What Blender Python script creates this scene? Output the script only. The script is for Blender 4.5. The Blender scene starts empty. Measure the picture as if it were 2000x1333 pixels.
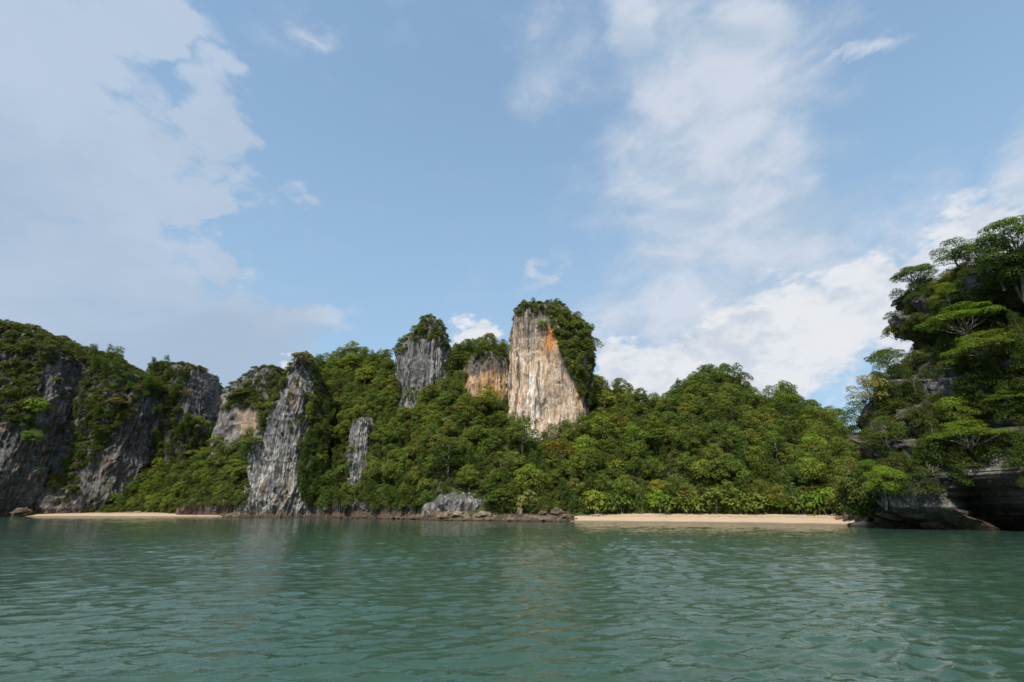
import bpy, math, random
import numpy as np
from mathutils import Vector, Matrix, Euler
from mathutils.bvhtree import BVHTree

random.seed(7)
RNG = np.random.default_rng(7)
scene = bpy.context.scene
C = scene.collection

# ------------------------------------------------------------------ camera
FPX, W2, H2 = 944.0, 1000.0, 666.5          # focal length in photo pixels, image centre
CAM_H = 2.5                                 # eye height over the sea, standing in a boat
PITCH = math.atan((998 - H2) / FPX)
CP, SP = math.cos(PITCH), math.sin(PITCH)
cam_d = bpy.data.cameras.new('camera')
cam_d.sensor_width = 36.0
cam_d.lens = 36.0 * FPX / 2000.0
cam_d.clip_start = 0.1
cam_d.clip_end = 30000
cam = bpy.data.objects.new('camera', cam_d)
cam.location = (0, 0, CAM_H)
cam.rotation_euler = (math.pi / 2 + PITCH, 0, 0)
C.objects.link(cam)
scene.camera = cam

SUN_AZ, SUN_EL = math.radians(200), math.radians(50)   # clockwise from +Y
SUN_STRENGTH, SKY_STRENGTH = 3.3, 0.15
scene.view_settings.view_transform = 'Standard'
scene.view_settings.look = 'None'
scene.view_settings.gamma = 1.0
scene.view_settings.exposure = 0.6
scene.view_settings.use_curve_mapping = False
scene.cycles.use_denoising = True
scene.cycles.max_bounces = 4
scene.cycles.adaptive_threshold = .02
scene.cycles.diffuse_bounces = 2
scene.cycles.glossy_bounces = 3
scene.cycles.transmission_bounces = 3
scene.cycles.caustics_reflective = False


def ray(px, py):
    u, v = (px - W2) / FPX, (H2 - py) / FPX
    return np.array([u, CP - v * SP, SP + v * CP])


def at(px, py, Y):
    """World point seen at photo pixel px,py on the upright plane Y metres ahead."""
    d = ray(px, py)
    t = Y / d[1]
    return np.array([d[0] * t, Y, CAM_H + d[2] * t])


def to_px(P):
    P = np.asarray(P, float)
    x, y, z = P[..., 0], P[..., 1], P[..., 2] - CAM_H
    ax = np.maximum(y * CP + z * SP, 1e-3)
    up = -y * SP + z * CP
    return W2 + FPX * x / ax, H2 - FPX * up / ax


# ------------------------------------------------------------------ world: blue sky with cloud
world = bpy.data.worlds.new('World')
scene.world = world
world.use_nodes = True
world.cycles.sampling_method = 'NONE'          # the sky is smooth: no need to sample it as a lamp
nt = world.node_tree
nt.nodes.clear()


class NB:
    """Tiny helper to wire shader nodes."""

    def __init__(self, tree):
        self.t = tree

    def node(self, typ, ins=None, **props):
        n = self.t.nodes.new(typ)
        for k, v in props.items():
            setattr(n, k, v)
        for k, v in (ins or {}).items():
            s = n.inputs[k]
            if hasattr(v, 'is_output'):
                self.t.links.new(v, s)
            else:
                s.default_value = v
        return n

    def math(self, op, a, b=0.0, c=0.0, clamp=False):
        return self.node('ShaderNodeMath', {0: a, 1: b, 2: c}, operation=op, use_clamp=clamp).outputs[0]

    def smooth(self, x, lo, hi, a=0.0, b=1.0):
        return self.node('ShaderNodeMapRange', {0: x, 1: lo, 2: hi, 3: a, 4: b}, interpolation_type='SMOOTHSTEP').outputs[0]

    def noise(self, vec, scale, detail=5, rough=0.55, dist=0.0, lac=2.0):
        return self.node('ShaderNodeTexNoise', {'Vector': vec, 'Scale': scale, 'Detail': detail, 'Roughness': rough,
                                               'Distortion': dist, 'Lacunarity': lac}, noise_dimensions='3D').outputs['Fac']

    def mix(self, f, a, b, blend='MIX'):
        n = self.node('ShaderNodeMix', data_type='RGBA', blend_type=blend)
        for i, v in ((0, f), (6, a), (7, b)):
            if hasattr(v, 'is_output'):
                self.t.links.new(v, n.inputs[i])
            else:
                n.inputs[i].default_value = v if i == 0 else (tuple(v) + (1.0,))[:4]
        return n.outputs[2]

    def vmul(self, vec, s):
        return self.node('ShaderNodeVectorMath', {0: vec, 1: s}, operation='MULTIPLY').outputs[0]


b = NB(nt)
sky = b.node('ShaderNodeTexSky', sky_type='NISHITA', sun_disc=False, sun_elevation=SUN_EL, sun_rotation=SUN_AZ,
             altitude=0.0, air_density=1.0, dust_density=0.5, ozone_density=1.6)
tc = b.node('ShaderNodeTexCoord').outputs['Generated']
sep = b.node('ShaderNodeSeparateXYZ', {0: tc})
az = b.math('ARCTAN2', sep.outputs[0], sep.outputs[1])
el = b.math('ARCSINE', sep.outputs[2])
azel = b.node('ShaderNodeCombineXYZ', {0: az, 1: el, 2: 0.0}).outputs[0]
stretched = b.vmul(tc, (1.0, 1.0, 1.9))


def warp(vec, scale, amount, detail):
    c_ = b.node('ShaderNodeTexNoise', {'Vector': stretched, 'Scale': scale, 'Detail': detail, 'Roughness': .6}).outputs['Color']
    o_ = b.node('ShaderNodeVectorMath', {0: c_, 1: (.5, .5, .5)}, operation='SUBTRACT').outputs[0]
    o_ = b.vmul(o_, (amount, amount, 0))
    return b.node('ShaderNodeVectorMath', {0: vec, 1: o_}, operation='ADD').outputs[0]


azel_soft = warp(azel, 4.0, .34, 7)
azel_cum = warp(azel, 15.0, .13, 5)


def sky_angles(px, py):
    d = ray(px, py)
    d = d / np.linalg.norm(d)
    return math.atan2(d[0], d[1]), math.asin(d[2])


def cloud_field(blobs, azel):
    acc = None
    for (px, py, rx, ry, rot, w) in blobs:
        a0, e0 = sky_angles(px, py)
        a1, e1 = sky_angles(px + 10, py)
        a2, e2 = sky_angles(px, py - 10)
        ra = rx * math.hypot(a1 - a0, e1 - e0) / 10
        re = ry * math.hypot(a2 - a0, e2 - e0) / 10
        slope = math.atan2(e1 - e0, a1 - a0)
        m = b.node('ShaderNodeMapping', {'Vector': azel, 'Location': (a0, e0, 0), 'Rotation': (0, 0, math.radians(rot) + slope),
                                         'Scale': (ra, re, 1)}, vector_type='TEXTURE').outputs[0]
        ln = b.node('ShaderNodeVectorMath', {0: m}, operation='LENGTH').outputs['Value']
        f = b.smooth(ln, 0.0, 1.5, w, 0.0)
        acc = f if acc is None else b.math('MAXIMUM', acc, f)
    return acc


SOFT = [(40, 180, 260, 330, 0, 1.0), (-250, 300, 400, 500, 0, 1.0), (250, 330, 190, 170, 0, 1.0), (400, 400, 120, 60, 0, 0.95),
        (405, 250, 80, 150, 0, .9), (260, 45, 230, 75, -12, .78), (180, 560, 330, 170, 0, .85), (430, 520, 60, 60, 0, .8),
        (330, 660, 420, 130, 0, .85), (60, 600, 300, 150, 0, .9)]
VEIL = [(1400, 250, 300, 260, 0, 1.0), (1240, 60, 70, 150, 0, .9), (1470, 90, 200, 110, 0, .9), (1480, 450, 380, 190, 0, .95),
        (1690, 115, 120, 30, 20, .75), (1990, 320, 130, 170, 20, .85), (1080, 130, 110, 160, 20, .55), (1380, 610, 330, 150, 0, .9),
        (580, 430, 60, 22, -20, .55), (1050, 535, 75, 18, 14, .66), (580, 620, 110, 40, 10, .75), (620, 50, 50, 30, 0, .4), (1750, 480, 260, 120, 20, .7), (455, 580, 75, 36, 20, .8)]
CUM = [(1205, 715, 58, 72, 0, 1.0), (1300, 745, 115, 90, 0, 1.0), (1430, 700, 110, 110, 0, 1.0), (1550, 660, 150, 130, 0, 1.0), (1690, 590, 100, 95, 0, 1.0),
       (1790, 600, 120, 130, 0, 1.0), (1940, 530, 180, 160, 20, 1.0), (930, 675, 62, 55, 0, 1.0), (565, 715, 30, 22, 0, .9)]
n_lo = b.noise(stretched, 2.6, 7, .55, .4)
n_mid = b.noise(stretched, 6.5, 8, .58, .35)
n_hi = b.noise(stretched, 17.0, 7, .6, .15)
# beyond the framed sky the same kinds of cloud go on
side = b.smooth(b.math('ABSOLUTE', az), 0.95, 1.35)
high = b.smooth(el, 1.0, 1.2)
beyond = b.math('MAXIMUM', side, high)
beyond_soft = b.math('MULTIPLY', beyond, b.smooth(n_lo, .40, .62, .2, .85))
f_soft = b.math('MAXIMUM', cloud_field(SOFT, azel_soft), beyond_soft)
f_veil = b.math('MAXIMUM', cloud_field(VEIL, azel_soft), b.math('MULTIPLY', beyond_soft, .7))
f_cum = cloud_field(CUM, azel_cum)

e_soft = b.math('ADD', f_soft, b.math('MULTIPLY', b.math('SUBTRACT', n_mid, .5), .8))
d_soft = b.smooth(e_soft, .22, .58)
e_veil = b.math('ADD', f_veil, b.math('MULTIPLY', b.math('SUBTRACT', n_lo, .5), 1.15))
e_veil = b.math('ADD', e_veil, b.math('MULTIPLY', b.math('SUBTRACT', n_mid, .5), .8))
d_veil = b.smooth(e_veil, .05, .85)
e_cum = b.math('ADD', f_cum, b.math('MULTIPLY', b.math('SUBTRACT', n_hi, .5), .75))
d_cum = b.smooth(e_cum, .20, .52)

haze_f = b.smooth(el, 0.0, .9, .85, .40)
sky_c = b.mix(haze_f, b.mix(1.0, sky.outputs[0], (.95, 1.08, 1.05), 'MULTIPLY'), (1.60, 2.30, 3.03))
veil_c = b.mix(b.smooth(n_mid, .35, .65), (2.0, 2.5, 3.1), (3.0, 3.2, 3.6))
soft_c = b.mix(b.smooth(b.math('ADD', n_lo, b.math('ADD', b.math('MULTIPLY', n_mid, .35), b.math('MULTIPLY', el, .45))), .66, 1.10), (1.75, 2.22, 2.85), (2.25, 2.68, 3.3))
cum_c = b.mix(b.smooth(b.math('ADD', n_hi, b.math('MULTIPLY', n_mid, .8)), .72, 1.02), (2.75, 2.98, 3.35), (3.6, 3.68, 3.82))
col = b.mix(b.math('MULTIPLY', d_veil, .85), sky_c, veil_c)
col = b.mix(b.math('MULTIPLY', d_soft, .88), col, soft_c)
col = b.mix(b.math('MULTIPLY', d_cum, .92), col, cum_c)
bg = b.node('ShaderNodeBackground', {'Color': col, 'Strength': SKY_STRENGTH})
out = b.node('ShaderNodeOutputWorld', {'Surface': bg.outputs[0]})

# ------------------------------------------------------------------ sun
sun_d = bpy.data.lights.new('sun', 'SUN')
sun_d.energy = SUN_STRENGTH
sun_d.angle = math.radians(0.53)
sun_d.color = (1.0, 0.94, 0.84)
sun = bpy.data.objects.new('sun', sun_d)
to_sun = Vector((math.sin(SUN_AZ) * math.cos(SUN_EL), math.cos(SUN_AZ) * math.cos(SUN_EL), math.sin(SUN_EL)))
sun.rotation_euler = to_sun.to_track_quat('Z', 'Y').to_euler()
sun.location = (-40, -60, 120)
C.objects.link(sun)


# ------------------------------------------------------------------ numpy noise
_perm = np.random.default_rng(3).permutation(256)
_perm = np.concatenate([_perm, _perm, _perm])
_g = np.random.default_rng(4).normal(size=(256, 3))
_g /= np.linalg.norm(_g, axis=1)[:, None]


_gx, _gy, _gz = (np.ascontiguousarray(_g[:, k], dtype=np.float32) for k in range(3))
_perm = _perm.astype(np.int32)


def perlin(P):
    fl = np.floor(P)
    f = (P - fl).astype(np.float32)
    i = fl.astype(np.int32) & 255
    x, y, z = f[:, 0], f[:, 1], f[:, 2]
    wx, wy, wz = (q * q * q * (q * (q * 6 - 15) + 10) for q in (x, y, z))
    rx = []
    for dx in (0, 1):
        px_ = _perm[i[:, 0] + dx] + i[:, 1]
        ry = []
        for dy in (0, 1):
            py_ = _perm[px_ + dy] + i[:, 2]
            rz = []
            for dz in (0, 1):
                h = _perm[py_ + dz]
                rz.append(_gx[h] * (x - dx) + _gy[h] * (y - dy) + _gz[h] * (z - dz))
            ry.append(rz[0] + (rz[1] - rz[0]) * wz)
        rx.append(ry[0] + (ry[1] - ry[0]) * wy)
    return (rx[0] + (rx[1] - rx[0]) * wx) * np.float32(1.5)


def fbm(P, s=(1, 1, 1), octaves=4, gain=.5, off=0.0):
    Q = P * np.array(s) + off
    r, a = 0, 1.0
    for k in range(octaves):
        r = r + a * perlin(Q)
        Q = Q * 2.03 + 17.3
        a *= gain
    return r


def ridged(P, s=(1, 1, 1), octaves=4, gain=.5, off=0.0):
    Q = P * np.array(s) + off
    r, a = 0, 1.0
    for k in range(octaves):
        r = r + a * (1 - 2 * np.abs(perlin(Q)))
        Q = Q * 2.03 + 9.1
        a *= gain
    return r


def sstep(x, a, c):
    t = np.clip((x - a) / (c - a), 0, 1)
    return t * t * (3 - 2 * t)


def mixc(a, c, t):
    return a + (np.asarray(c) - a) * np.asarray(t)[:, None]


# ------------------------------------------------------------------ mesh helpers
def mesh_from(name, V, F, mat, cols=None, smooth=True):
    me = bpy.data.meshes.new(name)
    V = np.asarray(V, np.float32)
    F = np.asarray(F, np.int32)
    k = F.shape[1]
    me.vertices.add(len(V))
    me.vertices.foreach_set('co', V.ravel())
    me.loops.add(F.size)
    me.loops.foreach_set('vertex_index', F.ravel())
    me.polygons.add(len(F))
    me.polygons.foreach_set('loop_start', np.arange(0, F.size, k, dtype=np.int32))
    me.polygons.foreach_set('loop_total', np.full(len(F), k, np.int32))
    me.update(calc_edges=True)
    me.polygons.foreach_set('use_smooth', np.full(len(F), smooth))
    if cols is not None:
        a = me.color_attributes.new('Col', 'FLOAT_COLOR', 'POINT')
        c4 = np.ones((len(V), 4), np.float32)
        c4[:, :3] = cols
        a.data.foreach_set('color', c4.ravel())
    if mat:
        me.materials.append(mat)
    me.validate()
    return me


def link(name, me, parent=None, label=None, cat=None, group=None, kind=None):
    o = bpy.data.objects.new(name, me)
    C.objects.link(o)
    o.parent = parent
    tag(o, label, cat, group, kind)
    return o


def tag(o, label=None, cat=None, group=None, kind=None):
    for k, v in (('label', label), ('category', cat), ('group', group), ('kind', kind)):
        if v:
            o[k] = v


def grid_faces(nu, nv, wrap=False):
    """Quads of a grid with nu columns (fast index) and nv rows."""
    i = np.arange(nu if wrap else nu - 1)
    j = np.arange(nv - 1)
    I, J = np.meshgrid(i, j)
    a = J * nu + I
    c = J * nu + (I + 1) % nu
    return np.stack([a, c, c + nu, a + nu], -1).reshape(-1, 4)


# ------------------------------------------------------------------ materials
def new_mat(name):
    m = bpy.data.materials.new(name)
    m.use_nodes = True
    m.node_tree.nodes.clear()
    return m, NB(m.node_tree)


def finish(nb, shader):
    nb.node('ShaderNodeOutputMaterial', {'Surface': shader})


def rock_material(name, bump=.6, scale=1.0):
    m, n = new_mat(name)
    geo = n.node('ShaderNodeNewGeometry').outputs['Position']
    vcol = n.node('ShaderNodeVertexColor', layer_name='Col').outputs[0]
    st = n.vmul(geo, (1.0, 1.0, .16))
    fine = n.noise(st, 1.7 * scale, 8, .62, .3)
    grain = n.noise(geo, 3.2 * scale, 8, .68)
    pits = n.node('ShaderNodeTexVoronoi', {'Vector': n.vmul(geo, (1, 1, .45)), 'Scale': 1.1 * scale}, feature='F1').outputs['Distance']
    var = n.math('MULTIPLY', n.smooth(fine, .28, .72, .62, 1.38), n.smooth(grain, .25, .75, .72, 1.28))
    vv = n.node('ShaderNodeCombineColor', {0: var, 1: var, 2: var}).outputs[0]
    c = n.mix(1.0, vcol, vv, 'MULTIPLY')
    wv = n.node('ShaderNodeTexNoise', {'Vector': geo, 'Scale': .5, 'Detail': 4}).outputs['Color']
    wp = n.node('ShaderNodeVectorMath', {0: n.vmul(geo, (.42, .42, .075)), 1: n.vmul(wv, (.9, .9, .5))}, operation='ADD').outputs[0]
    crack = n.smooth(n.node('ShaderNodeTexVoronoi', {'Vector': wp, 'Scale': 1.0 * scale}, feature='DISTANCE_TO_EDGE').outputs['Distance'], .0, .05)
    c = n.mix(crack, n.mix(1.0, c, (.72, .72, .72), 'MULTIPLY'), c)
    grain = n.math('ADD', grain, n.math('MULTIPLY', crack, .25))
    h = n.math('ADD', n.math('MULTIPLY', fine, 1.2), n.math('ADD', n.math('MULTIPLY', grain, .8), n.math('MULTIPLY', pits, .35)))
    bp = n.node('ShaderNodeBump', {'Height': h, 'Strength': bump, 'Distance': .9})
    p = n.node('ShaderNodeBsdfPrincipled', {'Base Color': c, 'Roughness': .9, 'Normal': bp.outputs[0]})
    p.inputs['Specular IOR Level'].default_value = .2
    finish(n, p.outputs[0])
    return m


M_ROCK = rock_material('limestone')
M_LEDGE = rock_material('tidal_rock', .8, 1.6)

M_SAND, n = new_mat('sand')
geo = n.node('ShaderNodeNewGeometry').outputs['Position']
hz = n.node('ShaderNodeSeparateXYZ', {0: geo}).outputs[2]
wet = n.smooth(n.math('ADD', hz, n.math('MULTIPLY', n.noise(geo, .25, 3), .25)), .25, .5)
c = n.mix(n.noise(geo, .35, 6, .6), (.41, .29, .175), (.53, .40, .26))
c = n.mix(n.smooth(n.noise(n.vmul(geo, (.3, 2.2, 1)), .8, 5), .56, .7, 0, .35), c, (.27, .19, .12))
hw = n.math('ADD', hz, n.math('MULTIPLY', n.noise(geo, .18, 3), .5))
band = n.math('MULTIPLY', n.smooth(hw, 1.30, 1.40), n.smooth(hw, 1.62, 1.50))
wrack = n.math('MULTIPLY', band, n.smooth(n.noise(geo, 1.4, 4, .7), .47, .58))
c = n.mix(n.math('MULTIPLY', wrack, .75), c, (.10, .07, .045))
c = n.mix(wet, (.20, .145, .09), c)
bp = n.node('ShaderNodeBump', {'Height': n.noise(geo, 1.6, 6, .6), 'Strength': .5, 'Distance': .25})
finish(n, n.node('ShaderNodeBsdfPrincipled', {'Base Color': c, 'Roughness': .95, 'Normal': bp.outputs[0]}).outputs[0])

M_SOIL, n = new_mat('forest_floor')
geo = n.node('ShaderNodeNewGeometry').outputs['Position']
c = n.mix(n.smooth(n.noise(geo, 1.3, 6, .65), .35, .65), (.022, .030, .008), (.075, .095, .022))
bp = n.node('ShaderNodeBump', {'Height': n.noise(geo, 1.2, 6, .6), 'Strength': 1.0, 'Distance': .8})
finish(n, n.node('ShaderNodeBsdfPrincipled', {'Base Color': c, 'Roughness': 1.0, 'Normal': bp.outputs[0]}).outputs[0])

M_LEAF, n = new_mat('leaves')
vcol = n.node('ShaderNodeVertexColor', layer_name='Col').outputs[0]
oi = n.node('ShaderNodeObjectInfo')
rnd = oi.outputs['Random']
c = n.mix(1.0, vcol, oi.outputs['Color'], 'MULTIPLY')
tone = n.node('ShaderNodeValToRGB', {0: rnd})
cr = tone.color_ramp
cr.elements[0].position, cr.elements[0].color = 0.0, (.78, .90, .85, 1)
cr.elements[1].position, cr.elements[1].color = 1.0, (1.15, .98, .80, 1)
for pos, cc in ((.3, (.85, 1.02, .8, 1)), (.55, (1.12, 1.12, .9, 1)), (.8, (1.0, 1.15, .75, 1)), (.93, (1.28, 1.06, .95, 1))):
    e = cr.elements.new(pos)
    e.color = cc
c = n.mix(1.0, c, tone.outputs[0], 'MULTIPLY')
dif = n.node('ShaderNodeBsdfPrincipled', {'Base Color': c, 'Roughness': .62})
dif.inputs['Specular IOR Level'].default_value = .25
tr = n.node('ShaderNodeBsdfTranslucent', {'Color': n.mix(1.0, c, (1.5, 1.35, .55), 'MULTIPLY')})
finish(n, n.node('ShaderNodeMixShader', {0: .42, 1: dif.outputs[0], 2: tr.outputs[0]}).outputs[0])

M_BARK, n = new_mat('bark')
geo = n.node('ShaderNodeTexCoord').outputs['Object']
c = n.mix(n.noise(n.vmul(geo, (1, 1, .3)), 3.0, 5), (.09, .075, .06), (.30, .26, .21))
finish(n, n.node('ShaderNodeBsdfPrincipled', {'Base Color': c, 'Roughness': .9}).outputs[0])

M_DEAD, n = new_mat('dead_wood')
geo = n.node('ShaderNodeTexCoord').outputs['Object']
c = n.mix(n.noise(n.vmul(geo, (1, 1, .3)), 3.0, 5), (.22, .17, .13), (.42, .36, .29))
finish(n, n.node('ShaderNodeBsdfPrincipled', {'Base Color': c, 'Roughness': .9}).outputs[0])

M_WATER, n = new_mat('sea_water')
geo = n.node('ShaderNodeNewGeometry').outputs['Position']
murk = n.noise(n.vmul(geo, (1, .5, 1)), .035, 4, .5)
c = n.mix(n.smooth(murk, .3, .7), (.031, .068, .045), (.040, .080, .055))
r1 = n.noise(n.vmul(geo, (.5, 1.0, 1)), 1.5, 5, .6, .5)
r2 = n.noise(n.vmul(geo, (.7, 1.0, 1)), 7.0, 3, .5)
h = n.math('ADD', n.math('MULTIPLY', r1, .17), n.math('MULTIPLY', r2, .012))
bp = n.node('ShaderNodeBump', {'Height': h, 'Strength': .75, 'Distance': .6})
p = n.node('ShaderNodeBsdfPrincipled', {'Base Color': c, 'Roughness': .035, 'IOR': 1.333, 'Normal': bp.outputs[0]})
finish(n, p.outputs[0])

# ------------------------------------------------------------------ the sea: a wind-rippled sheet to the horizon
th = np.concatenate([np.linspace(-.98, .98, 640), np.linspace(.98, 2 * math.pi - .98, 110)[1:-1]])
dr = [0.0, .5, 2.0, 4.0, 5.5, 6.5]
while dr[-1] < 240:
    dr.append(dr[-1] + max(.05, dr[-1] * .006))
while dr[-1] < 12000:
    dr.append(dr[-1] * 1.25)
dr = np.array(dr[1:])
nu, nv = len(th), len(dr)
T, R = np.meshgrid(th, dr)
X, Y = (R * np.sin(T)).ravel(), (R * np.cos(T)).ravel()
spacing = np.maximum(np.gradient(dr), dr * .0031)[:, None].repeat(nu, 1).ravel()
Z = np.zeros_like(X)
DX = np.zeros_like(X)
DY = np.zeros_like(X)
wr = np.random.default_rng(11)
patch = .75 + .5 * fbm(np.stack([X, Y, 0 * X], 1), (.03, .05, 1), 3) + .25 * fbm(np.stack([X, Y, 0 * X], 1), (.2, .3, 1), 2)
patch = np.clip(patch, .3, 1.4)
for k in range(90):
    lam = .20 * (6.0 ** wr.random()) if k < 80 else wr.uniform(1.5, 5)
    ang = wr.normal(math.radians(104), math.radians(23))
    kx, ky = math.cos(ang) * 2 * math.pi / lam, math.sin(ang) * 2 * math.pi / lam
    amp = .0064 * lam ** .93 if k < 80 else .0055
    w = np.clip(lam / (2.4 * spacing) - .55, 0, 1)
    ph = kx * X + ky * Y + wr.uniform(0, 6.283)
    Z += amp * w * np.sin(ph)
    DX += amp * w * math.cos(ang) * np.cos(ph)
    DY += amp * w * math.sin(ang) * np.cos(ph)
V = np.stack([X + DX * patch, Y + DY * patch, Z * patch], 1)
F = grid_faces(nu, nv, True)
V = np.vstack([V, [[0, 0, 0]]])
fan = np.stack([np.full(nu, len(V) - 1), (np.arange(nu) + 1) % nu, np.arange(nu), np.arange(nu)], 1)
me = mesh_from('sea', V, F, M_WATER)
sea = link('sea', me, label='rippled green tropical sea reaching to the shore', cat='sea', kind='structure')

# ------------------------------------------------------------------ land: shoreline, hill, beaches
SHORE = np.array([(-400, 1008), (0, 1009), (390, 1010), (480, 1010.5), (600, 1011.5), (700, 1013), (800, 1014.5), (850, 1016.5),
                  (1000, 1018), (1110, 1019), (1300, 1021), (1500, 1023.5), (1650, 1026.5), (1690, 1030), (1800, 1034), (2000, 1041), (2300, 1052)])


def shore_y(px):
    py = np.interp(px, SHORE[:, 0], SHORE[:, 1])
    v = (H2 - py) / FPX
    return -CAM_H / ((SP + v * CP) / (CP - v * SP))


RIDGE = np.array([  # photo column, ground skyline row, distance, profile exponent, width of flat shore
    (-400, 960, 300, 1, 20), (100, 962, 285, 1, 20), (200, 955, 270, 1, 20), (300, 945, 268, 1, 22), (350, 925, 265, .9, 14), (420, 885, 262, .8, 15),
    (480, 850, 262, .8, 8), (540, 770, 268, .8, 8), (570, 735, 266, .7, 8), (620, 712, 262, .65, 7), (690, 694, 258, .62, 7), (735, 700, 256, .6, 7),
    (770, 714, 245, .64, 7), (800, 704, 242, .68, 7), (880, 690, 234, .68, 7), (945, 676, 228, .92, 8), (990, 684, 226, 1.0, 8),
    (1060, 745, 225, 1.0, 8), (1160, 758, 215, .95, 12), (1210, 768, 206, .85, 15), (1250, 785, 200, .8, 15), (1285, 806, 195, .8, 15), (1310, 780, 192, .78, 15),
    (1340, 752, 190, .78, 15), (1395, 733, 190, .78, 15), (1435, 748, 190, .78, 15), (1455, 785, 188, .78, 15), (1500, 786, 184, .78, 15), (1535, 776, 180, .78, 15),
    (1565, 798, 178, .78, 15), (1590, 822, 175, .8, 15), (1640, 838, 168, .8, 14), (1665, 872, 160, .8, 13), (1720, 920, 150, .9, 10), (1800, 960, 140, 1, 8), (1950, 985, 125, 1, 6)])


def hill_point(px, t):
    col = lambda k: np.interp(px, RIDGE[:, 0], RIDGE[:, k])
    y0 = shore_y(px) + col(4)
    y1 = np.maximum(col(2), y0 + 12)
    d = (H2 - col(1)) / FPX
    z1 = CAM_H + y1 * (SP + d * CP) / (CP - d * SP)
    z0 = 1.7
    tt = np.clip(t, 0, 1)
    yy = y0 + t * (y1 - y0)
    zz = z0 + (z1 - z0) * tt ** col(3)
    back = np.clip(t - 1, 0, None)
    zz = zz - back * back * 1.6 * (z1 + 20) - back * .2 * z1
    xx = (px - W2) / FPX * (yy * CP + (zz - CAM_H) * SP)
    return np.stack([xx, yy, zz], -1)


pxs = np.linspace(-350, 1900, 420)
ts = np.concatenate([[-.12], np.linspace(0, 1, 110), np.linspace(1.02, 1.75, 24)])
PX, TT = np.meshgrid(pxs, ts)
P = hill_point(PX.ravel(), TT.ravel())
amp = sstep(TT.ravel(), -.02, .25)
P[:, 2] += amp * (2.2 * fbm(P, (.07, .07, .07), 4) + .8 * fbm(P, (.3, .3, .3), 3))
P[:, 2] = np.where(TT.ravel() < -.01, -1.5, P[:, 2])
F = grid_faces(len(pxs), len(ts))
HILL_V, HILL_F = P, F
hill = link('hill', mesh_from('hill', P, F, M_SOIL), label='steep jungle covered hill slope rising behind the beach', cat='hill', kind='structure')


def beach(name, p0, p1, depth, ztop, mat, label, cat, rough=.12, nu=200, nvv=46, colour=None, toe=4.0):
    pxs = np.linspace(p0, p1, nu)
    s = np.linspace(0, 1, nvv)
    PXg, S = np.meshgrid(pxs, s)
    px, s_ = PXg.ravel(), S.ravel()
    yw = shore_y(px)
    yy = yw - toe + s_ * (depth + toe)
    f = (yy - yw) / depth
    zz = np.where(f < 0, f * depth * .12, ztop * np.clip(f, 0, 1) ** .75)
    edge = np.minimum((px - p0) / (p1 - p0), (p1 - px) / (p1 - p0))
    zz = zz - (1 - sstep(edge, 0, .05)) * ztop * .55
    xx = (px - W2) / FPX * (yy * CP - CAM_H * SP)
    Pp = np.stack([xx, yy, zz], 1)
    Pp[:, 2] += rough * (fbm(Pp, (.25, .25, .25), 4) + (.0 if mat is M_SAND else 1.3 * np.maximum(0, ridged(Pp, (.5, .5, .5), 4) - .3)))
    cols = None if colour is None else colour(Pp)
    o = link(name, mesh_from(name, Pp, grid_faces(nu, nvv), mat, cols), label=label, cat=cat, kind='structure')
    return Pp, grid_faces(nu, nvv)


def ledge_colour(P):
    t = sstep(fbm(P, (.4, .4, .4), 4), -.4, .5)
    c = mixc(np.tile([.10, .075, .052], (len(P), 1)), (.26, .19, .13), t)
    c = mixc(c, (.05, .038, .028), sstep(-P[:, 2], -.45, -.1))
    return c


b1 = beach('beach', 1085, 1722, 19, 2.15, M_SAND, 'pale golden sand beach below the jungle hill', 'beach', .10)
b2 = beach('beach', 30, 452, 22, 1.7, M_SAND, 'small strip of orange sand below the dark cliffs', 'beach', .10)
b3 = beach('rock_ledge', 425, 1128, 11, 1.25, M_LEDGE, 'low brown tidal rock ledge along the waterline', 'rock ledge', .45, 520, 60, ledge_colour)


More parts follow.
